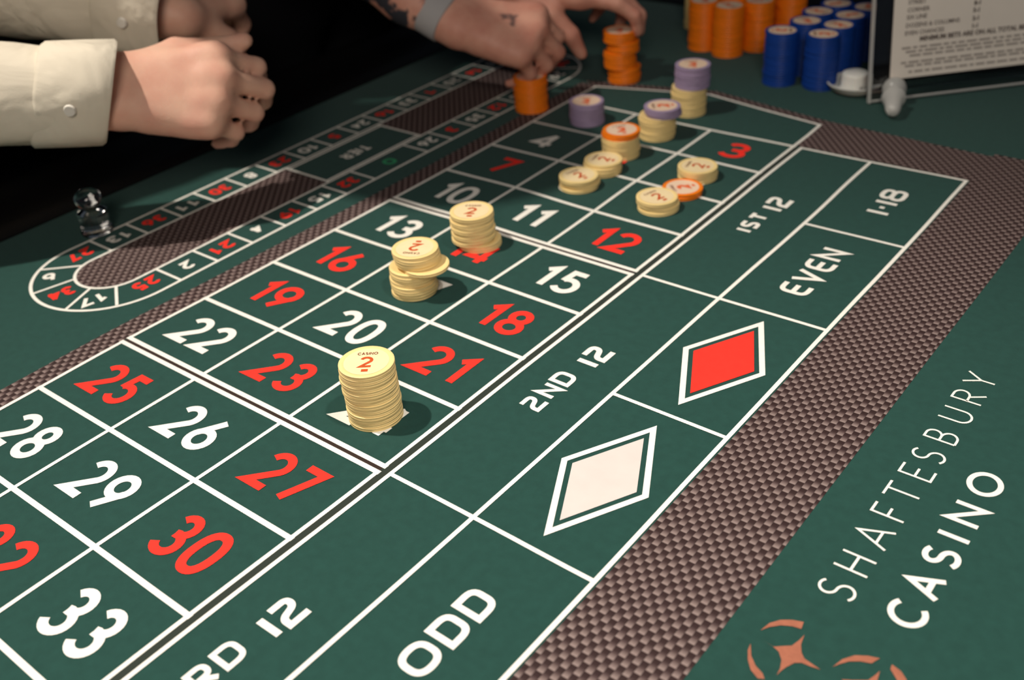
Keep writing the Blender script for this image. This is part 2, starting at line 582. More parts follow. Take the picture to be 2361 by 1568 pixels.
TECH = {
    '1': G(0.0, [(0, 0), (0, 1)]),
    '2': G(.74, fillet([(0, 1), (.62, 1), (.62, .60), (.06, .40), (.06, 0), (.74, 0)], [0, .34, .25, .25, 0, 0])),
    '3': G(.62, fillet([(0, 1), (.6, 1), (.6, .5), (.2, .5)], [0, .3, .2, 0]), fillet([(.2, .5), (.62, .5), (.62, 0), (0, 0)], [0, .2, .3, 0])),
    '6': G(.62, (fillet([(0, .0), (.62, 0), (.62, .55), (0, .55)], .25, closed=True), True), [(.0, .3), (.0, .6), (.35, 1)]),
    '8': G(.62, (fillet([(.03, .53), (.59, .53), (.59, 1), (.03, 1)], .25, closed=True), True), (fillet([(0, 0), (.62, 0), (.62, .53), (0, .53)], .25, closed=True), True)),
    '9': G(.62, (fillet([(0, .45), (.62, .45), (.62, 1), (0, 1)], .25, closed=True), True), [(.62, .7), (.62, .4), (.27, 0)]),
    '-': G(.14, [(0, .5), (.14, .5)]),
    'S': G(.54, fillet([(.54, 1), (0.02, 1), (0.02, .54), (.52, .46), (.52, 0), (0, 0)], [0, .25, .25, .25, .25, 0])),
    'T': G(.58, [(0, 1), (.58, 1)], [(.29, 1), (.29, 0)]),
    'N': G(.68, [(0, 0), (0, 1), (.68, 0), (.68, 1)]),
    'D': G(.70, (fillet([(0, 0), (.70, 0), (.70, 1), (0, 1)], [0, .42, .42, 0], closed=True), True)),
    'R': G(.62, [(0, 0), (0, 1)] + fillet([(0, 1), (.60, 1), (.60, .44), (.12, .44)], [0, .3, .3, 0])[1:], [(.24, .44), (.64, 0)]),
    'E': G(.60, fillet([(.60, 1), (0, 1), (0, 0), (.60, 0)], [0, .40, .40, 0]), [(0, .5), (.56, .5)]),
    'V': G(.72, [(0, 1), (.36, 0), (.72, 1)]),
    'O': G(.86, (fillet([(0, 0), (.86, 0), (.86, 1), (0, 1)], .45, n=8, closed=True), True)),
}
SANS = {
    'S': G(.56, arc(.28, .755, .26, .245, 40, 270, 16) + arc(.28, .255, .28, .255, 90, -140, 18)),
    'H': G(.68, [(0, 0), (0, 1)], [(.68, 0), (.68, 1)], [(0, .5), (.68, .5)]),
    'A': G(.76, [(0, 0), (.38, 1), (.76, 0)], [(.13, .33), (.63, .33)]),
    'F': G(.46, [(0, 0), (0, 1), (.46, 1)], [(0, .5), (.40, .5)]),
    'T': G(.60, [(0, 1), (.60, 1)], [(.30, 1), (.30, 0)]),
    'E': G(.46, [(.46, 1), (0, 1), (0, 0), (.46, 0)], [(0, .5), (.40, .5)]),
    'B': G(.52, [(0, 0), (0, 1), (.22, 1)] + arc(.22, .755, .24, .245, 90, -90, 12) + [(0, .51)], [(0, .51), (.24, .51)] + arc(.24, .255, .28, .255, 90, -90, 12) + [(0, 0)]),
    'U': G(.64, [(0, 1), (0, .32)] + arc(.32, .32, .32, .32, 180, 360, 16) + [(.64, 1)]),
    'R': G(.52, [(0, 0), (0, 1), (.24, 1)] + arc(.24, .74, .26, .26, 90, -90, 12) + [(0, .48)], [(.24, .48), (.54, 0)]),
    'Y': G(.68, [(0, 1), (.34, .46), (.68, 1)], [(.34, .46), (.34, 0)]),
    'C': G(.80, arc(.48, .5, .48, .5, 48, 312, 26)),
    'I': G(.0, [(0, 0), (0, 1)]),
    'N': G(.70, [(0, 0), (0, 1), (.70, 0), (.70, 1)]),
    'O': G(.98, (arc(.49, .5, .49, .5, 0, 352, 30), True)),
    'D': G(.78, [(0, 0), (0, 1), (.25, 1)] + arc(.25, .5, .50, .5, 90, -90, 16) + [(0, 0)]),
}


def text(pr, s, font, cx, cy, W_, H_, st, rot=0.0, gap=.22):
    """fit a word into a W x H box centred on cx, cy; rot in degrees turns it counter-clockwise"""
    adv, x = [], 0.0
    for ch in s:
        if ch == ' ':
            x += .35
            continue
        w_, stk = font[ch]
        adv.append((x, w_, stk))
        x += w_ + gap + st / H_ * 0.9
    tot = x - gap - st / H_ * 0.9
    sx = (W_ - st) / max(tot, 1e-3) if tot > 0 else 1.0
    sy = H_ - st
    c, sn = math.cos(math.radians(rot)), math.sin(math.radians(rot))
    for x0, w_, stk in adv:
        for pts, cl in stk:
            q = [((x0 + px) * sx - (W_ - st) / 2 if tot > 0 else 0.0, py * sy - sy / 2) for px, py in pts]
            pr.stroke(q, st, cl, tf=lambda a, b: (cx + a * c - b * sn, cy + a * sn + b * c))


UA, UG = 0.79260148, 0.07363013
XS = [0.0, 0.98, 2.0, 3.0]
X35, X4, X5 = 3.09075, 3.85269, 4.8158


def row_y(r):
    """near and far edge of row r (0 = 1-2-3)"""
    off = UG * (r // 4)
    return -(r * UA + off), -((r + 1) * UA + off)


LW = 0.034
ZW, ZL = 0.00018, 0.00036

# basket-weave bands
pw = Print(ZW, True)
for y in np.arange(-11.2, 0.55, 0.4):
    pw.poly([(4.845, y), (5.61, y), (5.61, y + .4), (4.845, y + .4)])
pw.poly([(2.98, 0.03), (4.87, 0.03), (5.61, 0.55), (5.61, .70), (5.19, .705), (2.98, .85)])
pw.poly([(4.80, 0.02), (5.61, 0.02), (5.61, .56), (4.85, .56)])
pw.poly([(3.0, .67), (3.0, .85), (1.42, 1.12), (1.42, .98)])
pw.poly([(1.42, .98), (1.42, 1.12), (-.25, .68), (0.0, .55)])
for y in np.arange(-11.2, 0.6, 0.2):
    pw.poly([(-.25, y), (-.012, y), (-.012, y + .2), (-.25, y + .2)])
pg = Print(ZW, True)
for y in np.arange(-10.0, -.01, 0.2):
    pg.poly([(3.0, y), (3.09, y), (3.09, y + .2), (3.0, y + .2)])
pw.build('woven_pattern_band', M['weave'], table)
pg.build('printed_gap_line', M['gap_print'], table)
for r in (3, 7):
    pg = Print(ZW, True)
    y0, y1 = row_y(r)[1], row_y(r + 1)[0]
    for x in np.arange(0, 3.0, .25):
        pg.poly([(x, y1), (x + .25, y1), (x + .25, y0), (x, y0)])
    pg.build('printed_gap_line', M['gap_row'], table)
TCX, TNY, TFY = -1.24, -5.77, 0.66
pt = Print(ZW)
st_pts = arc(TCX, TNY, .36, .36, 180, 360, 24) + arc(TCX, TFY, .36, .36, 0, 180, 24)
near = arc(TCX, TNY, .36, .36, 180, 360, 24)
pt.poly(near + [(-.88, -3.3), (-1.60, -3.3)])
far = arc(TCX, TFY, .36, .36, 0, 180, 24)
pt.build('woven_track_field', M['weave'], table)
pt = Print(ZW)
pt.poly([(-1.60, -1.80), (-.88, -1.80)] + far)
pt.build('woven_track_field', M['weave'], table)

# white ruling of the betting grid
pl = Print(ZL, True)
for r in range(12):
    ya, yb = row_y(r)
    pl.line(0, ya, 3, ya, .042)
    if r in (3, 7, 11):
        pl.line(0, yb, 3, yb, .042)
for b in range(3):
    ya, yb = row_y(b * 4)[0], row_y(b * 4 + 3)[1]
    for x in XS:
        pl.line(x, ya, x, yb, LW)
yend = row_y(11)[1]
pl.line(X35, 0, X35, yend, LW)
pl.line(X4, 0, X4, yend, LW)
pl.line(X5, 0, X5, yend, LW)
pl.line(X35, 0, X5, 0, LW)
pl.line(X35, yend, X5, yend, LW)


def ymid(u):
    """outside bets: line under u rows"""
    return -(u * UA + UG * (u / 4 - 0.5 if u % 4 == 0 and u else u // 4))


for u in (4, 8):
    pl.line(X35, ymid(u), X5, ymid(u), LW)
for u in (2, 6, 10):
    pl.line(X4, ymid(u), X5, ymid(u), LW)
pl.stroke([(0, 0), (0, .30), (0, .555), (.7, .77), (1.42, .98), (2.2, .84), (2.985, .70), (3.0, .35), (3.0, 0)], LW)
pl.build('printed_grid_lines', M['white_print'], table)

# racetrack ruling
RN = [-5.545 + .43 * k for k in range(7)] + [-2.11 + .43 * k for k in range(7)]
RF = [-5.555 + .43 * k for k in range(15)]
pk = Print(ZL)
pk.stroke(arc(TCX, TNY, .757, .757, 180, 360, 40) + arc(TCX, TFY, .757, .757, 0, 180, 40), .032, True)
pk.stroke(arc(TCX, TNY, .360, .360, 180, 360, 30) + arc(TCX, TFY, .360, .360, 0, 180, 30), .030, True)
for y in RN:
    pk.line(-.87, y, -.485, y, .028, False)
for y in RF:
    pk.line(-1.995, y, -1.60, y, .028, False)
dv = [((-.613, -6.156), (-.936, -5.949)), ((-.956, -6.470), (-1.109, -6.11)), ((-1.497, -6.475), (-1.40, -6.09)), ((-1.875, -6.181), (-1.58, -5.90))]
for a, b in dv:
    pk.line(*a, *b, .028, False)
    pk.line(a[0], TFY + TNY - a[1], b[0], TFY + TNY - b[1], .028, False)
pk.stroke([(-1.54, -3.28), (-.925, -3.28), (-.925, -1.80), (-1.54, -1.80)], .034, True)
pk.line(-1.60, -3.28, -.88, -3.28, .034)
pk.line(-1.60, -1.80, -.88, -1.80, .034)
pk.build('printed_track_lines', M['white_print'], table)

REDS = {1, 3, 5, 7, 9, 12, 14, 16, 18, 19, 21, 23, 25, 27, 30, 32, 34, 36}


def printed_number(n, cx, cy, hgt, st, wd, rot, warped=True):
    q = Print(ZL, warped)
    text(q, str(n), NUM, cx, cy, wd, hgt, st, rot, gap=.25)
    mat = M['green_print'] if n == 0 else M['red_print'] if n in REDS else M['white_print']
    q.build('printed_number', mat, table, None if n else 'green zero')


for r in range(12):
    ya, yb = row_y(r)
    for c in range(3):
        n = 3 * r + c + 1
        s = str(n)
        wd = .525 if len(s) == 2 else .30
        if s in ('1', '7'):
            wd = .16 if s == '1' else .28
        if len(s) == 2 and '1' in s:
            wd = .47 if s != '11' else .38
        printed_number(n, (XS[c] + XS[c + 1]) / 2 + .01, (ya + yb) / 2 - .01, .40, .067, wd, 0)
printed_number(0, 1.5, .40, .40, .061, .28, 0)
WN = [2, 21, 4, 19, 15, 32, 0, 26, 3, 35, 12, 28, 7]
for i, n in enumerate(WN):
    y0 = RN[i]
    y1 = RN[i + 1] if i + 1 < len(RN) else RN[i] + .43
    printed_number(n, -.682, (y0 + y1) / 2, .165, .037, (.245 if n > 9 else .12) if n else .15, -90, False)
for i, n in enumerate([13, 36, 11, 30, 8, 23, 10, 5, 24, 16, 33, 1, 20, 14]):
    printed_number(n, -1.80, (RF[i] + RF[i + 1]) / 2, .165, .037, .245 if n > 9 else .12, -90, False)
for n, x, y, rt in ((25, -.725, -5.765, -90), (17, -.90, -6.22, -104), (34, -1.265, -6.32, -100), (6, -1.65, -6.20, -90), (27, -1.81, -5.775, -90)):
    printed_number(n, x, y, .17, .037, .25 if n > 9 else .12, rt, False)
for n, x, y, rt in ((29, -.70, .66, -90), (18, -.93, 1.08, -80), (22, -1.24, 1.22, -90), (9, -1.62, 1.06, -90), (31, -1.80, .70, -90)):
    printed_number(n, x, y, .17, .037, .25 if n > 9 else .12, rt, False)


def word(s, font, x0, x1, y0, y1, st, mat='white_print', gap=.22, rot=90):
    q = Print(ZL, True)
    text(q, s, font, (x0 + x1) / 2, (y0 + y1) / 2, y1 - y0, x1 - x0, st, rot, gap)
    return q


def printed_word(parts):
    q = Print(ZL, True)
    for s, font, x0, x1, y0, y1, st, gap in parts:
        text(q, s, font, (x0 + x1) / 2, (y0 + y1) / 2, y1 - y0, x1 - x0, st, 90, gap)
    return q.build('printed_lettering', M['white_print'], table)


printed_word([('1ST', TECH, 3.355, 3.53, -2.01, -1.60, .040, .22), ('12', TECH, 3.350, 3.58, -1.475, -1.185, .046, .18)])
printed_word([('2ND', TECH, 3.341, 3.529, -5.335, -4.796, .038, .22), ('12', TECH, 3.354, 3.579, -4.621, -4.345, .048, .18)])
printed_word([('3RD', TECH, 3.345, 3.530, -8.57, -8.035, .037, .22), ('12', TECH, 3.358, 3.588, -7.876, -7.600, .048, .18)])
printed_word([('1-18', TECH, 4.215, 4.464, -1.06, -.52, .046, .14)])
printed_word([('EVEN', TECH, 4.19, 4.455, -2.823, -1.920, .045, .20)])
printed_word([('ODD', TECH, 4.232, 4.462, -7.615, -6.905, .046, .22)])
printed_word([('19-36', TECH, 4.215, 4.464, -9.25, -8.45, .046, .14)])
qq = Print(ZL)
TIER = dict(SANS)
text(qq, 'TIER', TIER, -1.225, -2.54, .40, .17, .034, -90, gap=.24)
qq.build('printed_lettering', M['white_print'], table)
for ch, y0, y1 in (('S', -5.785, -5.655), ('H', -5.541, -5.390), ('A', -5.275, -5.085), ('F', -4.981, -4.870), ('T', -4.793, -4.625), ('E', -4.525, -4.405), ('S', -4.325, -4.200), ('B', -4.075, -3.950), ('U', -3.807, -3.655), ('R', -3.538, -3.405), ('Y', -3.308, -3.147)):
    q = Print(ZL)
    text(q, ch, SANS, 6.009, (y0 + y1) / 2, y1 - y0, .222, .0165, 90)
    q.build('printed_letter', M['white_print'], table)
for ch, y0, y1 in (('C', -5.770, -5.580), ('A', -5.500, -5.300), ('S', -5.215, -5.050), ('I', -4.945, -4.905), ('N', -4.786, -4.583), ('O', -4.470, -4.222)):
    q = Print(ZL)
    text(q, ch, SANS, 6.402, (y0 + y1) / 2, y1 - y0, .222, .036, 90)
    q.build('printed_letter', M['white_print'], table)
for cy, mat, nm in ((-4.013, 'red_print', 'red'), (-5.65, 'white_print', 'white')):
    q = Print(ZL, True)
    q.poly([(4.335 - .262, cy), (4.335, cy - .50), (4.335 + .262, cy), (4.335, cy + .50)])
    q.build('printed_diamond', M[mat if nm == 'red' else 'pale_print'], table, nm + ' diamond')
    q = Print(ZL, True)
    q.stroke([(4.335 - .330, cy), (4.335, cy - .625), (4.335 + .330, cy), (4.335, cy + .625)], .044, True)
    q.build('diamond_outline', M['white_print'], table)
q = Print(ZL)
for pts in ([(5.832,-6.301),(5.902,-6.306),(5.943,-6.271),(5.979,-6.243),(5.994,-6.187),(6.002,-6.134),(6.016,-6.208),(6.044,-6.258),(6.073,-6.285),(6.117,-6.293),(6.174,-6.304),(6.119,-6.315),(6.073,-6.319),(6.043,-6.34),(6.019,-6.392),(6.007,-6.434),(6.001,-6.472),(5.996,-6.419),(5.977,-6.364),(5.939,-6.321),(5.894,-6.306)],
            [(5.79,-6.244),(5.807,-6.167),(5.847,-6.111),(5.898,-6.075),(5.959,-6.051),(5.97,-6.105),(5.918,-6.117),(5.865,-6.147),(5.82,-6.194)],
            [(5.789,-6.358),(5.798,-6.408),(5.83,-6.468),(5.873,-6.518),(5.929,-6.547),(5.961,-6.53),(5.935,-6.502),(5.881,-6.478),(5.832,-6.432)],
            [(6.218,-6.251),(6.239,-6.173),(6.282,-6.11),(6.338,-6.074),(6.399,-6.052),(6.376,-6.11),(6.323,-6.131),(6.275,-6.165),(6.24,-6.212)],
            [(6.466,-6.055),(6.471,-6.089),(6.523,-6.135),(6.590,-6.20),(6.600,-6.17),(6.564,-6.106),(6.521,-6.07)],
            [(6.431,-6.131),(6.423,-6.167),(6.405,-6.224),(6.34,-6.27),(6.29,-6.30),(6.36,-6.32),(6.41,-6.36),(6.425,-6.44),(6.445,-6.37),(6.49,-6.33),(6.57,-6.30),(6.49,-6.28),(6.45,-6.23)]):
    q.poly(pts)
q.build('printed_emblem', M['copper_print'], table, 'copper emblem of a four-pointed star and crescents')

# ------------------------------------------------------------------ chips
CT, CR = 0.0325, 0.205
ORD = ['topmost', 'second', 'third', 'fourth', 'fifth', 'sixth', 'seventh', 'eighth', 'ninth', 'tenth', 'eleventh', 'twelfth', 'thirteenth', 'fourteenth', 'fifteenth', 'sixteenth', 'seventeenth', 'eighteenth', 'nineteenth', 'twentieth']


def chip_mesh(mat):
    pf = [(0, .0015), (.165, .0015), (.170, 0), (.200, 0), (.204, .002), (CR, .005), (CR, .008), (.2025, .011), (.2025, CT - .011), (CR, CT - .008), (CR, CT - .005), (.204, CT - .002), (.200, CT), (.172, CT), (.167, CT - .0022), (0, CT - .0022)]
    vs, fs = lathe([(r * S, z * S) for r, z in pf], 48)
    me = bpy.data.meshes.new(mat.name)
    me.from_pydata(vs, [], fs)
    me.materials.append(mat)
    me.shade_smooth()
    me.set_sharp_from_angle(angle=math.radians(40))
    return me


CHIP = {k: chip_mesh(M[k]) for k in ('cream', 'orange', 'lavender', 'blue')}


def inlay_mesh(mat):
    vs, fs = lathe([(0, 0), (.1655 * S, 0)], 40)
    me = bpy.data.meshes.new(mat.name)
    me.from_pydata(vs, [], [f[::-1] for f in fs])
    me.materials.append(mat)
    return me


INLAY = {'cream': inlay_mesh(M['cream_inlay']), 'pale': inlay_mesh(M['pale_inlay'])}


def face_mesh(bold):
    q = Print(0.0)
    st = .024 if not bold else .040
    text(q, '2', NUM, 0, -.008, .098, .135, st, 0)
    q.z += 2e-6
    q.poly([(-.024, -.128), (.024, -.128), (.024, -.098), (-.024, -.098)])
    o = q.build('face_print', M['chip_print_bright'] if bold else M['chip_print'], None)
    me1 = o.data
    bpy.data.objects.remove(o)
    q = Print(0.0)
    text(q, 'CASINO', SANS, 0, .100, .150, .034, .0065, 0, gap=.22)
    o = q.build('face_lettering', M['chip_print_dark'], None)
    me2 = o.data
    bpy.data.objects.remove(o)
    return me1, me2


FACE = {False: face_mesh(False), True: face_mesh(True)}


def stack(layers, x, y, where, rot=0.0, jit=.008, group=None, lean=(0, 0)):
    """layers: [(colour, count, dx, dy)] from the bottom up; every chip is a thing of its own"""
    flat = [(c, dx, dy) for c, n, dx, dy in layers for _ in range(n)]
    N = len(flat)
    for i, (c, dx, dy) in enumerate(flat):
        o = bpy.data.objects.new(c + '_chip', CHIP[c])
        COL.objects.link(o)
        t = i / max(1, N - 1)
        o.location = P(x + dx + lean[0] * t + random.uniform(-jit, jit), y + dy + lean[1] * t + random.uniform(-jit, jit), i * CT)
        k = N - 1 - i
        o['label'] = ('%s %s chip of %s' % (ORD[k], c, where)) if N > 1 else '%s chip of %s' % (c, where)
        o['category'] = 'chip'
        o['group'] = group or ('casino chips of ' + where)
        o.rotation_euler.z = math.radians(rot) if k == 0 else random.uniform(0, 6.28)
        nxt = flat[i + 1] if k else None
        if k == 0:
            bold = c != 'cream'
            a = bpy.data.objects.new('face_inlay', INLAY['pale' if bold else 'cream'])
            a.location.z = (CT - .0012) * S
            b = bpy.data.objects.new('face_print', FACE[bold][0])
            b.location.z = (CT + .0002) * S
            d = bpy.data.objects.new('face_lettering', FACE[bold][1])
            d.location.z = (CT + .0002) * S
            for q in (a, b, d):
                q.parent = o
                COL.objects.link(q)


RX, RY = .784, .620      # sideways direction of the slips
stack([('cream', 15, 0, 0)], 2.544, -6.015, 'the tall stack on square twenty-four', 38, .006, lean=(-.012, -.008))
stack([('cream', 8, 0, 0), ('cream', 1, .135, .040), ('cream', 4, .035, .045)], 1.53, -4.501, 'the slipped stack on square seventeen', 205, .010)
stack([('cream', 1, 0, 0), ('cream', 1, -.005, .005), ('cream', 9, -.05, -.035)], 1.475, -3.517, 'the stack covering square fourteen', 30, .008)
stack([('cream', 4, 0, 0)], 1.53, -1.97, 'the low pile on square eight', 75, .018)
stack([('cream', 4, 0, 0)], 1.545, -1.535, 'the low pile between squares five and eight', 100, .014)
stack([('cream', 7, 0, 0), ('orange', 2, .0, .0)], 1.462, -1.078, 'the orange-topped stack on square five', 50, .008)
stack([('cream', 8, 0, 0), ('lavender', 3, .05, .035)], 1.528, -.437, 'the lavender-topped stack on square two', 130, .008)
stack([('cream', 10, -.012, -.01), ('lavender', 8, .018, .014)], 1.481, .367, 'the lavender and cream stack on zero', 40, .006)
stack([('lavender', 8, 0, 0)], .582, -.467, 'the all-lavender stack on square one', 40, .007)
stack([('cream', 4, 0, 0)], 2.47, -1.178, 'the low pile on square six', 100, .012)
stack([('orange', 2, 0, 0)], 2.530, -1.590, 'the flat pair between cream piles', 140, .012)
stack([('cream', 4, 0, 0)], 2.501, -2.000, 'the low pile on square nine', 75, .010)
stack([('orange', 13, 0, 0)], -.255, -.458, 'the stack gripped by a hand', 0, .007)
stack([('orange', 6, 0, 0), ('orange', 6, -.045, -.03), ('orange', 4, -.01, -.005), ('orange', 4, -.05, -.035)], .189, .938, 'the uneven stack pressed by a fingertip', 40, .008)
for x, y, wh in ((.845, 2.445, 'the front'), (.43, 2.53, 'the leftmost'), (1.09, 2.82, 'the right-hand'), (1.355, 3.23, 'the rear right'), (.68, 2.93, 'the middle'), (.95, 3.35, 'the hindmost')):
    stack([('orange', 20, 0, 0)], x, y, wh + ' orange stack of the orange cluster', random.uniform(0, 360), .006)
for x, y, wh in ((1.935, 1.775, 'front left'), (2.425, 1.862, 'front right'), (2.015, 2.255, 'second left'), (2.428, 2.275, 'second right'), (1.985, 2.68, 'third left'), (2.400, 2.695, 'third right'), (2.046, 3.10, 'rear left'), (2.461, 3.115, 'rear right')):
    stack([('blue', 20, 0, 0)], x, y, 'the %s blue stack beside the sign' % wh, random.uniform(0, 360), .006)
stack([('cream', 20, 0, 0)], -.10, 3.33, 'the cream stack behind the orange cluster', 0, .006)

# ------------------------------------------------------------------ markers and sign
def revolved(name, prof, mat, parent=None, seg=48):
    vs, fs = lathe([(r * S, z * S) for r, z in prof], seg)
    o = obj_pd(name, vs, fs, mat, parent, True, 38)
    bm = bmesh.new()
    bm.from_mesh(o.data)
    bmesh.ops.recalc_face_normals(bm, faces=bm.faces)
    bm.to_mesh(o.data)
    bm.free()
    return o


# clear winning-number marker, standing beside the track
t = empty('win_marker', P(-2.11, -5.38, 0.0))
t.scale = (.90, .90, .84)
tag(t, 'clear acrylic win marker standing on the felt beside the oval track', 'marker')
revolved('marker_body', [(0, .002), (.165, .002), (.178, .012), (.178, .04), (.168, .05), (.158, .24), (.165, .26), (.165, .285), (.150, .295), (.07, .30), (.062, .312), (0, .312)], M['glass'], t)
b = revolved('marker_knob', [(0, .313), (.06, .313), (.085, .325)] + [(.148 * math.cos(a), .445 + .125 * math.sin(a)) for a in np.linspace(-1.05, 1.45, 14)] + [(0, .572)], M['glass'], t)

# frosted marker lying on its side in front of the sign
t = empty('win_marker', P(3.44, 1.62, .155))
d_ = Vector((.30, -.80, -.10)).normalized()
t.rotation_mode = 'QUATERNION'
t.rotation_quaternion = d_.to_track_quat('Z', 'Y')
tag(t, 'frosted win marker lying on its side in front of the sign', 'marker')
revolved('marker_body', [(0, .0), (.055, .0), (.06, .03), (.11, .06), (.135, .10), (.120, .14), (.105, .17), (.095, .26), (.085, .36), (.070, .42), (.04, .45), (0, .455)], M['frost'], t)
revolved('marker_knob', [(0, -.26)] + [(.135 * math.cos(a), -.13 + .13 * math.sin(a)) for a in np.linspace(-1.35, 1.1, 12)] + [(.05, -.005), (0, -.004)], M['frost'], t)

# white brimmed marker button
t = empty('marker_button', P(2.85, 1.91, 0.0))
tag(t, 'white brimmed marker button shaped like a hat behind the sign edge', 'marker')
revolved('brim', [(0, .0), (.15, .0), (.22, .012), (.285, .05), (.315, .105), (.325, .112), (.322, .125), (.308, .122), (.27, .075), (.21, .045), (.172, .04), (0, .04)], M['white_plastic'], t)
revolved('crown', [(0, .041), (.168, .041), (.160, .06), (.158, .20), (.150, .222), (.135, .232), (0, .236)], M['white_plastic'], t)

# acrylic sign with the printed card
sb = Vector((3.1862, 1.5804))
sd = Vector((.6832, .7303))
t = empty('table_sign', P(sb.x, sb.y, .012))
t.rotation_euler = (math.radians(-9), 0, math.atan2(sd.y, sd.x))
tag(t, 'clear acrylic table sign holding a printed card of payouts', 'sign')
SWID, SHGT = 2.55 * S, 2.35 * S
bm = bmesh.new()
add_box(bm, 0, SWID, -.0015, .0015, 0.0015, SHGT, .0006)
obj_bm('acrylic_panel', bm, M['glass'], t)
bm = bmesh.new()
add_box(bm, .0, SWID, .002, .060, .010, .013, .0006)
fo = obj_bm('acrylic_foot', bm, M['glass'], t)
bm = bmesh.new()
add_box(bm, -.0022, .0, -.003, .003, 0.0, SHGT, .0005)
obj_bm('edge_strip', bm, M['frost'], t)
bm = bmesh.new()
bmesh.ops.create_cone(bm, cap_ends=True, segments=20, radius1=.0014, radius2=.0014, depth=SWID, matrix=Matrix.Translation((SWID / 2, -.0012, .0020)) @ Matrix.Rotation(math.pi / 2, 4, 'Y'))
obj_bm('acrylic_bend_highlight', bm, M['frost'], t, True, 40)  # pale rod at the bend stands in for the bottom edge's bright highlight
bm = bmesh.new()
add_box(bm, .003, SWID - .003, .0032, .0036, .20 * S, SHGT - .004)
obj_bm('dark_backing', bm, M['leather'], t)
CX0, CZ0, CW, CH = .22 * S, .25 * S, 2.15 * S, 1.95 * S
bm = bmesh.new()
add_box(bm, CX0, CX0 + CW, -.0024, -.0019, CZ0, CZ0 + CH)
card = obj_bm('printed_card', bm, M['paper'], t)


def card_text(s, x, z, h, mat, bold=0.0):
    c = bpy.data.curves.new('card_text', 'FONT')
    c.body = s
    c.size = h
    c.offset = bold
    c.resolution_u = 2
    o = bpy.data.objects.new('card_text', c)
    COL.objects.link(o)
    bpy.context.view_layer.update()
    me = bpy.data.meshes.new_from_object(o.evaluated_get(bpy.context.evaluated_depsgraph_get()))
    bpy.data.objects.remove(o)
    for v in me.vertices:
        a, b_ = v.co.x, v.co.y
        v.co = (CX0 + x * S + a, -.00262, CZ0 + z * S + b_)
    me.materials.clear()
    return link_mesh('card_lettering', me, mat, card)


for s, x, z in (('SPLIT', .17, .905), ('STREET', .165, .825), ('CORNER', .16, .74), ('SIX LINE', .155, .66), ('DOZENS & COLUMNS', .15, .57), ('EVEN CHANCES', .145, .485)):
    card_text(s, x, z, .066 * S, M['ink'], .0001)
for s, x, z in (('17-1', .965, .905), ('11-1', .96, .825), ('8-1', .96, .74), ('5-1', .955, .66), ('2-1', .955, .57), ('1-1', .95, .485)):
    card_text(s, x, z, .066 * S, M['ink'], .0003)
card_text('MINIMUM BETS ARE ON ALL TOTAL BETS', .33, .405, .074 * S, M['ink'], .0003)
# fine print too small to read: rows of short dashes
vs, fs = [], []
for row, z in enumerate((.33, .285, .24, .165, .125, .055)):
    x = .12 + .05 * (row % 3)
    while x < 2.02:
        ln = random.uniform(.04, .16)
        k = len(vs)
        for a, b_ in ((x, z), (x + ln, z), (x + ln, z + .022), (x, z + .022)):
            vs.append((CX0 + a * S, -.00262, CZ0 + b_ * S))
        fs.append((k, k + 1, k + 2, k + 3))
        x += ln + .025
o = obj_pd('fine_print', vs, fs, M['ink_light'], card)
o['kind'] = 'stuff'

# ------------------------------------------------------------------ people
def smin(a, b, k):
    h = np.clip(.5 + .5 * (b - a) / k, 0, 1)
    return b * (1 - h) + a * h - k * h * (1 - h)


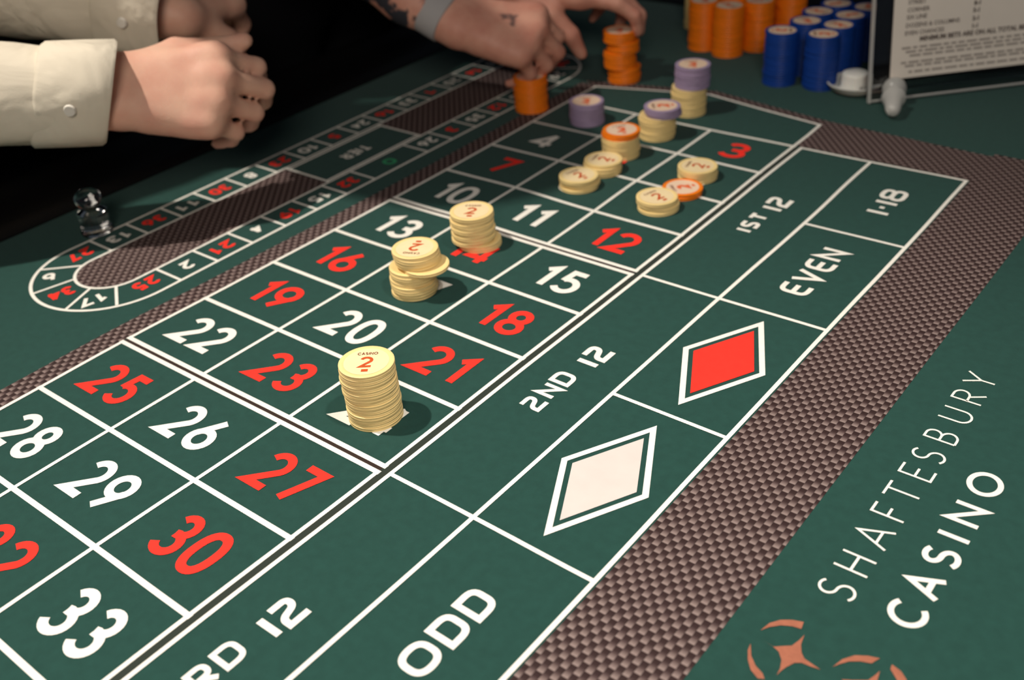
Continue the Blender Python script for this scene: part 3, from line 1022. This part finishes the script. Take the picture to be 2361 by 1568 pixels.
class Field:
    """signed distance grid of tapered limbs, polygonised with surface nets"""
    def __init__(self, lo, hi, h):
        self.h = h
        self.lo = np.array(lo, float)
        self.n = np.ceil((np.array(hi) - self.lo) / h).astype(int) + 1
        self.d = np.full(self.n, .06, np.float32)

    def box(self, pts, rad):
        pts = np.array(pts)
        a = np.clip(np.floor((pts.min(0) - rad - self.lo) / self.h).astype(int), 0, self.n - 1)
        b = np.clip(np.ceil((pts.max(0) + rad - self.lo) / self.h).astype(int) + 1, 1, self.n)
        sl = tuple(slice(x, y) for x, y in zip(a, b))
        ax = [self.lo[i] + self.h * np.arange(a[i], b[i]) for i in range(3)]
        return sl, np.meshgrid(*ax, indexing='ij')

    @staticmethod
    def cone(g, a, b, ra, rb):
        a, b = np.array(a, float), np.array(b, float)
        ab = b - a
        L = max(1e-9, ab @ ab)
        q = [g[i] - a[i] for i in range(3)]
        t = np.clip((q[0] * ab[0] + q[1] * ab[1] + q[2] * ab[2]) / L, 0, 1)
        return np.sqrt((q[0] - t * ab[0]) ** 2 + (q[1] - t * ab[1]) ** 2 + (q[2] - t * ab[2]) ** 2) - (ra + (rb - ra) * t)

    def add(self, a, b, ra, rb, k):
        sl, g = self.box([a, b], max(ra, rb) + .06)
        self.d[sl] = smin(self.d[sl], self.cone(g, a, b, ra, rb).astype(np.float32), k)

    def chains(self, chains, k=.009, kc=.004):
        """finger chains: each blends with the body but not with its neighbours"""
        base = self.d.copy()
        for ch in chains:
            pts = [c[0] for c in ch] + [c[1] for c in ch]
            sl, g = self.box(pts, .05)
            f = None
            for a, b, ra, rb in ch:
                c = self.cone(g, a, b, ra, rb).astype(np.float32)
                f = c if f is None else smin(f, c, kc)
            self.d[sl] = np.minimum(self.d[sl], smin(base[sl], f, k))

    def mesh(self):
        d, n = self.d, self.n
        s = d < 0
        c = [s[i:n[0] - 1 + i, j:n[1] - 1 + j, k:n[2] - 1 + k] for i in (0, 1) for j in (0, 1) for k in (0, 1)]
        al = c[0].copy()
        an = c[0].copy()
        for q in c[1:]:
            al &= q
            an |= q
        act = an & ~al
        ci = np.argwhere(act)
        idx = np.full(act.shape, -1, np.int64)
        idx[tuple(ci.T)] = np.arange(len(ci))
        off = np.array([(i, j, k) for i in (0, 1) for j in (0, 1) for k in (0, 1)])
        val = np.stack([d[tuple((ci + o).T)] for o in off], 1)
        acc = np.zeros((len(ci), 3))
        cnt = np.zeros(len(ci))
        for a in range(8):
            for b in range(a + 1, 8):
                if np.abs(off[a] - off[b]).sum() != 1:
                    continue
                m_ = (val[:, a] < 0) != (val[:, b] < 0)
                t = val[m_, a] / (val[m_, a] - val[m_, b])
                acc[m_] += off[a] + (off[b] - off[a]) * t[:, None]
                cnt[m_] += 1
        vs = self.lo + self.h * (ci + acc / cnt[:, None])
        quads = []
        for ax in range(3):
            o = [(0, 0, 0)] * 4
            e1 = [0, 0, 0]
            e1[ax] = 1
            A = s[:n[0] - e1[0], :n[1] - e1[1], :n[2] - e1[2]]
            B = s[e1[0]:, e1[1]:, e1[2]:]
            cr = np.argwhere(A != B)
            u, v = (ax + 1) % 3, (ax + 2) % 3
            ok = (cr[:, u] > 0) & (cr[:, v] > 0) & (cr[:, u] < n[u] - 1) & (cr[:, v] < n[v] - 1)
            cr = cr[ok]
            sg = s[tuple(cr.T)]
            du, dv_ = np.zeros(3, int), np.zeros(3, int)
            du[u] = 1
            dv_[v] = 1
            q = np.stack([idx[tuple((cr - du - dv_).T)], idx[tuple((cr - dv_).T)], idx[tuple(cr.T)], idx[tuple((cr - du).T)]], 1)
            q[~sg] = q[~sg][:, ::-1]
            quads.append(q)
        return vs, np.concatenate(quads)


def np_mesh(name, vs, quads, mat, parent=None, relax=1):
    me = bpy.data.meshes.new(name)
    me.vertices.add(len(vs))
    me.vertices.foreach_set('co', np.asarray(vs, np.float32).ravel())
    me.loops.add(quads.size)
    me.loops.foreach_set('vertex_index', quads.ravel().astype(np.int32))
    me.polygons.add(len(quads))
    me.polygons.foreach_set('loop_start', np.arange(0, quads.size, 4, dtype=np.int32))
    me.update(calc_edges=True)
    me.validate()
    o = link_mesh(name, me, mat, parent, True)
    if relax:
        md = o.modifiers.new('relax', 'SMOOTH')
        md.factor = .5
        md.iterations = relax
    return o


def V(x):
    return np.array(x, float)


def W3(p):
    return np.array(P(*p))


def hand(W, f, n, side, curls, spread=(.05, .015, -.03, -.075), thumb=None, scale=1.0):
    """bones of a hand: W wrist, f towards the fingers, n out of its back; returns palm bones and finger chains (metres)"""
    f = V(f) / np.linalg.norm(f)
    n = V(n) - (V(n) @ f) * f
    n /= np.linalg.norm(n)
    s = np.cross(n, f) if side == 'R' else np.cross(f, n)
    k = scale
    mcp = [W + k * (f * a + s * b + n * c) for a, b, c in ((.088, .027, .002), (.091, .007, .005), (.085, -.013, .003), (.076, -.030, -.002))]
    car = [W + k * (f * .012 + s * b) for b in (.016, .005, -.006, -.016)]
    palm = [(c, m_, .0165 * k, .0125 * k) for c, m_ in zip(car, mcp)]
    palm += [(mcp[0], mcp[3], .011 * k, .0105 * k), (W + k * (f * .03 - s * .020 - n * .008), W + k * (f * .055 - s * .026 - n * .008), .014 * k, .012 * k)]
    lens = ((.044, .026, .020), (.048, .030, .021), (.044, .028, .021), (.034, .021, .018))
    rad = ((.0103, .0090, .0080, .0064), (.0105, .0092, .0082, .0066), (.0100, .0087, .0078, .0062), (.0090, .0078, .0070, .0056))
    chains = []
    for i in range(4):
        th = 0.0
        p = mcp[i]
        ch = [(p - f * .012 * k, p, .0115 * k, .0112 * k)]
        for j in range(3):
            th += math.radians(curls[i][j])
            fd = f + s * spread[i]
            fd /= np.linalg.norm(fd)
            d = math.cos(th) * fd - math.sin(th) * n
            q = p + d * lens[i][j] * k
            ch.append((p, q, rad[i][j] * k, rad[i][j + 1] * k))
            p = q
        chains.append(ch)
    th_ = thumb or ((.75, .60, -.25), (.95, .22, -.15), (.92, .34, -.05))
    p = W + k * (f * .018 + s * .019 - n * .006)
    ch = []
    for (a, b, c), L, ra, rb in zip(th_, (.043, .034, .027), (.0155, .0125, .0105), (.0125, .0105, .0078)):
        d = f * a + s * b + n * c
        d /= np.linalg.norm(d)
        q = p + d * L * k
        ch.append((p, q, ra * k, rb * k))
        p = q
    chains.append(ch)
    return palm, chains, f, n, s


def build_person(name, label, J, hands, skin_mat, shirt_mat, hair_mat, long_sleeve, ink=None, cuff_tilt=None):
    """J: joints in metres. One continuous skin surface; clothes, hair and eyes are its children."""
    pts = np.array(list(J.values()))
    lo, hi = pts.min(0) - .26, pts.max(0) + .26
    lo[2] = J['hips'][2] - .12
    F = Field(lo, hi, .0036)
    up = J['neck'] - J['hips']
    up /= np.linalg.norm(up)
    ac = J['shR'] - J['shL']
    ac -= (ac @ up) * up
    ac /= np.linalg.norm(ac)
    fw = np.cross(up, ac)           # chest direction
    if fw @ (J['head'] - J['hips']) < 0:
        fw = -fw
    k = .03
    for sg in (-1, 1):
        F.add(J['hips'] + ac * sg * .075, J['neck'] - up * .16 + ac * sg * .075, .105, .105, k)
    F.add(J['shR'] - ac * .03, J['shL'] + ac * .03, .062, .062, .04)
    F.add(J['neck'] - up * .05, J['neck'], .09, .06, .04)
    F.add(J['neck'], J['head'] - fw * .01, .056, .052, k)
    hd = J['head']
    hu = hd - J['neck']
    hu /= np.linalg.norm(hu)
    hf = fw - (fw @ hu) * hu
    hf /= np.linalg.norm(hf)
    F.add(hd + hu * .045 - hf * .012, hd + hu * .052 + hf * .018, .088, .082, k)      # cranium
    F.add(hd - hu * .005 + hf * .025, hd - hu * .055 + hf * .062, .070, .036, k)      # face and jaw
    F.add(hd + hu * .015 + hf * .098, hd - hu * .018 + hf * .116, .008, .013, .010)    # nose
    F.add(hd - hu * .045 + hf * .092 + ac * .014, hd - hu * .045 + hf * .092 - ac * .014, .009, .009, .006)   # mouth
    for sg in (-1, 1):
        F.add(hd + hu * .02 + ac * sg * .084 - hf * .005, hd - hu * .018 + ac * sg * .080, .013, .009, .008)   # ears
    chains = []
    for s_ in 'RL':
        W_, E_, S_ = J['wr' + s_], J['el' + s_], J['sh' + s_]
        palm, ch, f, n, s = hands[s_]
        for sg in (-1, 1):
            F.add(W_ + s * sg * .013, W_ * .72 + E_ * .28 + s * sg * .012, .0215, .025, .02)
            F.add(W_ * .72 + E_ * .28 + s * sg * .012, E_, .025, .040, .02)
        F.add(E_, S_, .041, .056, .02)
        for a, b, ra, rb in palm:
            F.add(a, b, ra, rb, .012)
        chains += ch
    F.chains(chains)
    vs, q = F.mesh()
    body = np_mesh('person', vs, q, skin_mat, None, 2)
    tag(body, label, 'person')
    if ink is not None:
        at = body.data.attributes.new('ink', 'FLOAT', 'POINT')
        at.data.foreach_set('value', ink(vs).astype(np.float32))
    # shirt
    F = Field(lo - .05, hi + .05, .0052)
    for sg in (-1, 1):
        F.add(J['hips'] + ac * sg * .08 + up * .13, J['neck'] - up * .15 + ac * sg * .08, .122, .120, .03)
    F.add(J['shR'] - ac * .03, J['shL'] + ac * .03, .078, .078, .05)
    F.add(J['neck'] - up * .06, J['neck'] - up * .005, .10, .070, .03)
    cuffs = []
    for s_ in 'RL':
        W_, E_, S_ = J['wr' + s_], J['el' + s_], J['sh' + s_]
        u = (E_ - W_) / np.linalg.norm(E_ - W_)
        cut, r0, r1 = long_sleeve[s_]
        c0 = W_ + u * cut
        F.add(c0 + u * (r0 * .9), E_, r0, r1, .012)
        F.add(E_, S_, r1, .075, .03)
        uf = u
        if cuff_tilt and s_ in cuff_tilt:
            u = -cuff_tilt[s_] / np.linalg.norm(cuff_tilt[s_])
        cuffs.append((c0, u, r0, uf))
    # soft folds along the sleeves and body
    gx, gy, gz = np.meshgrid(*[F.lo[i] + F.h * np.arange(F.n[i]) for i in range(3)], indexing='ij', sparse=True)
    F.d += (.0030 * np.sin(38 * gx + 21 * gz + 6 * np.sin(17 * gy)) * np.sin(31 * gy - 24 * gz + 5 * np.sin(13 * gx))).astype(np.float32)
    # cut the sleeve ends flat
    for c0, u, r0, uf in cuffs:
        sl, g = F.box([c0 - u * .08, c0], r0 + .03)
        pl = .004 - (u[0] * (g[0] - c0[0]) + u[1] * (g[1] - c0[1]) + u[2] * (g[2] - c0[2]))
        F.d[sl] = np.where(pl > -.012, np.maximum(F.d[sl], pl), F.d[sl]).astype(np.float32)
    vs, q = F.mesh()
    sh = np_mesh('shirt', vs, q, shirt_mat, body, 1)
    # cuffs: an open turned band with a button
    for (c0, u, r0, uf), s_ in zip(cuffs, 'RL'):
        if long_sleeve[s_][0] > .12:
            continue
        palm, ch, f, n, s = hands[s_]
        a = np.cross(uf, V((0, 0, 1)))
        a /= np.linalg.norm(a)
        b = np.cross(a, uf)
        prof = [(-.010, r0 * .98), (-.0112, r0 + .0015), (-.008, r0 + .004), (.02, r0 + .0042), (.052, r0 + .0040), (.056, r0 + .001), (.056, r0 - .006), (-.008, r0 - .003)]
        vs, fs = [], []
        N = 40
        for t, r in prof:
            for i in range(N):
                an = 2 * math.pi * i / N
                rr = r + .0012 * math.sin(3 * an + 1) + .0008 * math.sin(7 * an)
                ra_ = (a * math.cos(an) + b * math.sin(an) * 1.06) * rr
                vs.append(c0 + uf * (t - (ra_ @ u) / (uf @ u)) + ra_)
        for j in range(len(prof)):
            j2 = (j + 1) % len(prof)
            for i in range(N):
                i2 = (i + 1) % N
                fs.append((j * N + i, j * N + i2, j2 * N + i2, j2 * N + i))
        cf = obj_pd('cuff', vs, fs, shirt_mat, sh, True, 50)
        bm = bmesh.new()
        bm.from_mesh(cf.data)
        bmesh.ops.recalc_face_normals(bm, faces=bm.faces)
        bm.to_mesh(cf.data)
        bm.free()
        bm = bmesh.new()
        bp = c0 + uf * (.022 + (a @ u) * r0 / (uf @ u)) - a * (r0 + .0055)
        bmesh.ops.create_cone(bm, cap_ends=True, segments=20, radius1=.0055, radius2=.0045, depth=.0025,
                              matrix=Matrix.Translation(Vector(bp)) @ Vector(-a).to_track_quat('Z', 'Y').to_matrix().to_4x4())
        obj_bm('button', bm, M['button'], sh, True, 40)
    # trousers, shoes
    F = Field(np.array([lo[0] - .05, lo[1], .03]), np.array([hi[0], hi[1], J['hips'][2] + .22]), .010)
    hp = J['hips']
    F.add(hp + up * .06 + ac * .075, hp - up * .02 + ac * .07, .128, .126, .03)
    F.add(hp + up * .06 - ac * .075, hp - up * .02 - ac * .07, .128, .126, .03)
    feet = []
    for sg in (-1, 1):
        kn = np.array([hp[0] - .01, hp[1], hp[2] * .52]) + ac * sg * .10
        an = np.array([hp[0] - .05, hp[1], .09]) + ac * sg * .11
        F.add(hp - up * .05 + ac * sg * .085, kn, .100, .070, .03)
        F.add(kn, an, .070, .052, .02)
        feet.append(an)
    vs, q = F.mesh()
    np_mesh('trousers', vs, q, M['trousers'], body, 2)
    for an in feet:
        F = Field(an + np.array([-.14, -.10, -.095]), an + np.array([.28, .10, .03]), .008)
        F.add(an + np.array([-.04, 0, -.045]), an + np.array([.06, 0, -.04]), .042, .044, .02)
        F.add(an + np.array([.05, 0, -.052]), an + np.array([.18, 0, -.058]), .040, .032, .03)
        F.d[:, :, :max(1, int(round((.002 - F.lo[2]) / F.h)))] = .05
        vs, q = F.mesh()
        np_mesh('shoe', vs, q, M['leather'], body, 1)
    # hair and eyes
    F = Field(hd - .17, hd + .19, .005)
    F.add(hd + hu * .052 - hf * .022, hd + hu * .066 + hf * .010, .094, .086, .02)
    F.add(hd - hu * .01 - hf * .045, hd - hu * .05 - hf * .05, .072, .055, .03)
    sl, g = F.box([hd - .2, hd + .2], 0)
    face = (hf[0] * (g[0] - hd[0]) + hf[1] * (g[1] - hd[1]) + hf[2] * (g[2] - hd[2])) - .055 - .55 * (hu[0] * (g[0] - hd[0]) + hu[1] * (g[1] - hd[1]) + hu[2] * (g[2] - hd[2]) - .075)
    F.d[sl] = np.maximum(F.d[sl], face.astype(np.float32) * .8)
    vs, q = F.mesh()
    np_mesh('hair', vs, q, hair_mat, body, 1)
    for sg in (-1, 1):
        for nm, off, r, mt in (('eyeball', .079, .0125, 'eye_white'), ('iris', .0865, .0062, 'eye_dark')):
            bm = bmesh.new()
            bmesh.ops.create_uvsphere(bm, u_segments=16, v_segments=10, radius=r, matrix=Matrix.Translation(Vector(hd + hu * .012 + hf * off + ac * sg * .031)))
            obj_bm(nm, bm, M[mt], body, True)
    return body


RIGHT, DOWN = V(R0), V(R1)
UPV = V((0, 0, 1))
CAMW = W3(CU)


def toward(a, b):
    d = V(b) - V(a)
    return d / np.linalg.norm(d)


# dealer in the cream shirt, leaning over the track
J = dict(hips=(-5.8, -5.1, 1.2), neck=(-3.7, -4.75, 5.6), head=(-2.5, -4.58, 6.45), shR=(-4.2, -6.4, 4.6), shL=(-4.1, -3.05, 4.9),
         elR=(-3.45, -6.72, 1.60), wrR=(-1.714, -5.019, 1.439), elL=(-4.5, -4.85, 2.25), wrL=(-2.645, -3.605, 1.70))
J = {k_: W3(v_) for k_, v_ in J.items()}
fR = toward(W3((-1.714, -5.019, 1.439)), W3((-1.191, -4.301, 1.33)))
nR = .42 * UPV + .90 * toward(J['wrR'], CAMW)
hR = hand(J['wrR'], fR, nR, 'R', ([36, 50, 28], [38, 54, 30], [42, 56, 32], [46, 56, 35]), spread=(.03, .01, -.02, -.05), thumb=((.84, .46, -.15), (.98, .10, -.10), (.95, .22, .10)), scale=1.06)
fL = .42 * RIGHT + .80 * toward(CAMW, J['wrL']) - .16 * DOWN
nL = .75 * UPV + .6 * toward(J['wrL'], CAMW)
hL = hand(J['wrL'], fL, nL, 'L', ([40, 70, 40], [46, 74, 40], [50, 76, 40], [54, 76, 40]), thumb=((.70, .62, -.40), (.80, -.10, -.60), (.70, -.35, -.65)))
build_person('person', 'person in a cream long-sleeved shirt reaching over the table with a loosely closed hand', J, {'R': hR, 'L': hL}, M['skin_fair'], M['shirt_cream'], M['hair_brown'],
             {'R': (.011, .0405, .060), 'L': (.006, .048, .058)}, cuff_tilt={'R': toward(J['elR'], J['wrR']) + .30 * toward(CAMW, J['wrR']) + .22 * DOWN})

# second person, tattooed forearm, gripping one stack and pressing another
J = dict(hips=(-5.9, .9, 1.2), neck=(-4.0, .55, 5.8), head=(-3.0, .45, 7.1), shR=(-3.9, -1.15, 5.0), shL=(-4.2, 2.0, 4.6),
         elR=(-3.02, -1.53, 2.31), wrR=(-.86, -.98, 1.15), elL=(-3.64, .05, 2.0), wrL=(-1.17, .38, 1.20))
J = {k_: W3(v_) for k_, v_ in J.items()}
fR = toward(W3((-.86, -.98, 1.15)), W3((-.22, -.52, .95)))
nR = .85 * UPV + .75 * toward(J['wrR'], CAMW)
hR = hand(J['wrR'], fR, nR, 'R', ([46, 50, 30], [50, 54, 30], [54, 56, 30], [58, 56, 30]), thumb=((.62, .55, -.65), (.70, .05, -.75), (.60, -.25, -.75)), scale=.96)
fL = toward(W3((-1.17, .38, 1.20)), W3((-.44, .81, 1.13)))
hL = hand(J['wrL'], fL, UPV + .2 * toward(J['wrL'], CAMW), 'L', ([6, 26, 44], [12, 34, 40], [20, 44, 40], [30, 50, 40]), thumb=((.95, .50, -.25), (.75, .15, -.70), (.50, .00, -.90)), scale=1.0)


def ink_mask(vs):
    W_, E_ = J['wrR'], J['elR']
    ab = E_ - W_
    t = ((vs - W_) @ ab) / (ab @ ab)
    dist = np.linalg.norm(vs - W_ - np.clip(t, 0, 1)[:, None] * ab, axis=1)
    a = np.clip((t - .10) / .06, 0, 1) * (t < 1.2) * (dist < .07)
    c = W_ + hR[2] * .055 + hR[3] * .018
    b = (np.abs((vs - c) @ hR[2]) < .008) & (np.abs((vs - c) @ hR[4]) < .008) & (np.abs((vs - c) @ hR[3]) < .02)
    return np.maximum(a, .75 * b)


b2 = build_person('person', 'person in dark clothes with a tattooed forearm gripping an orange stack', J, {'R': hR, 'L': hL}, M['skin_ruddy'], M['shirt_black'], M['hair_black'],
                  {'R': (.20, .052, .056), 'L': (.015, .040, .055)}, ink_mask)
# pale band round the wrist
u = toward(J['wrR'], J['elR'])
c0 = J['wrR'] + u * .022
a = hR[4]
a = a - (a @ u) * u
a /= np.linalg.norm(a)
b = np.cross(u, a)
vs, fs = [], []
for t, r in ((-.013, .000), (-.012, .003), (.012, .003), (.013, .0)):
    for i in range(36):
        an = 2 * math.pi * i / 36
        vs.append(c0 + u * t + a * math.cos(an) * (.0335 + r) + b * math.sin(an) * (.0245 + r))
for j in range(4):
    for i in range(36):
        i2, j2 = (i + 1) % 36, (j + 1) % 4
        fs.append((j * 36 + i, j * 36 + i2, j2 * 36 + i2, j2 * 36 + i))
obj_pd('wristband', vs, fs, M['wristband'], b2, True, 50)
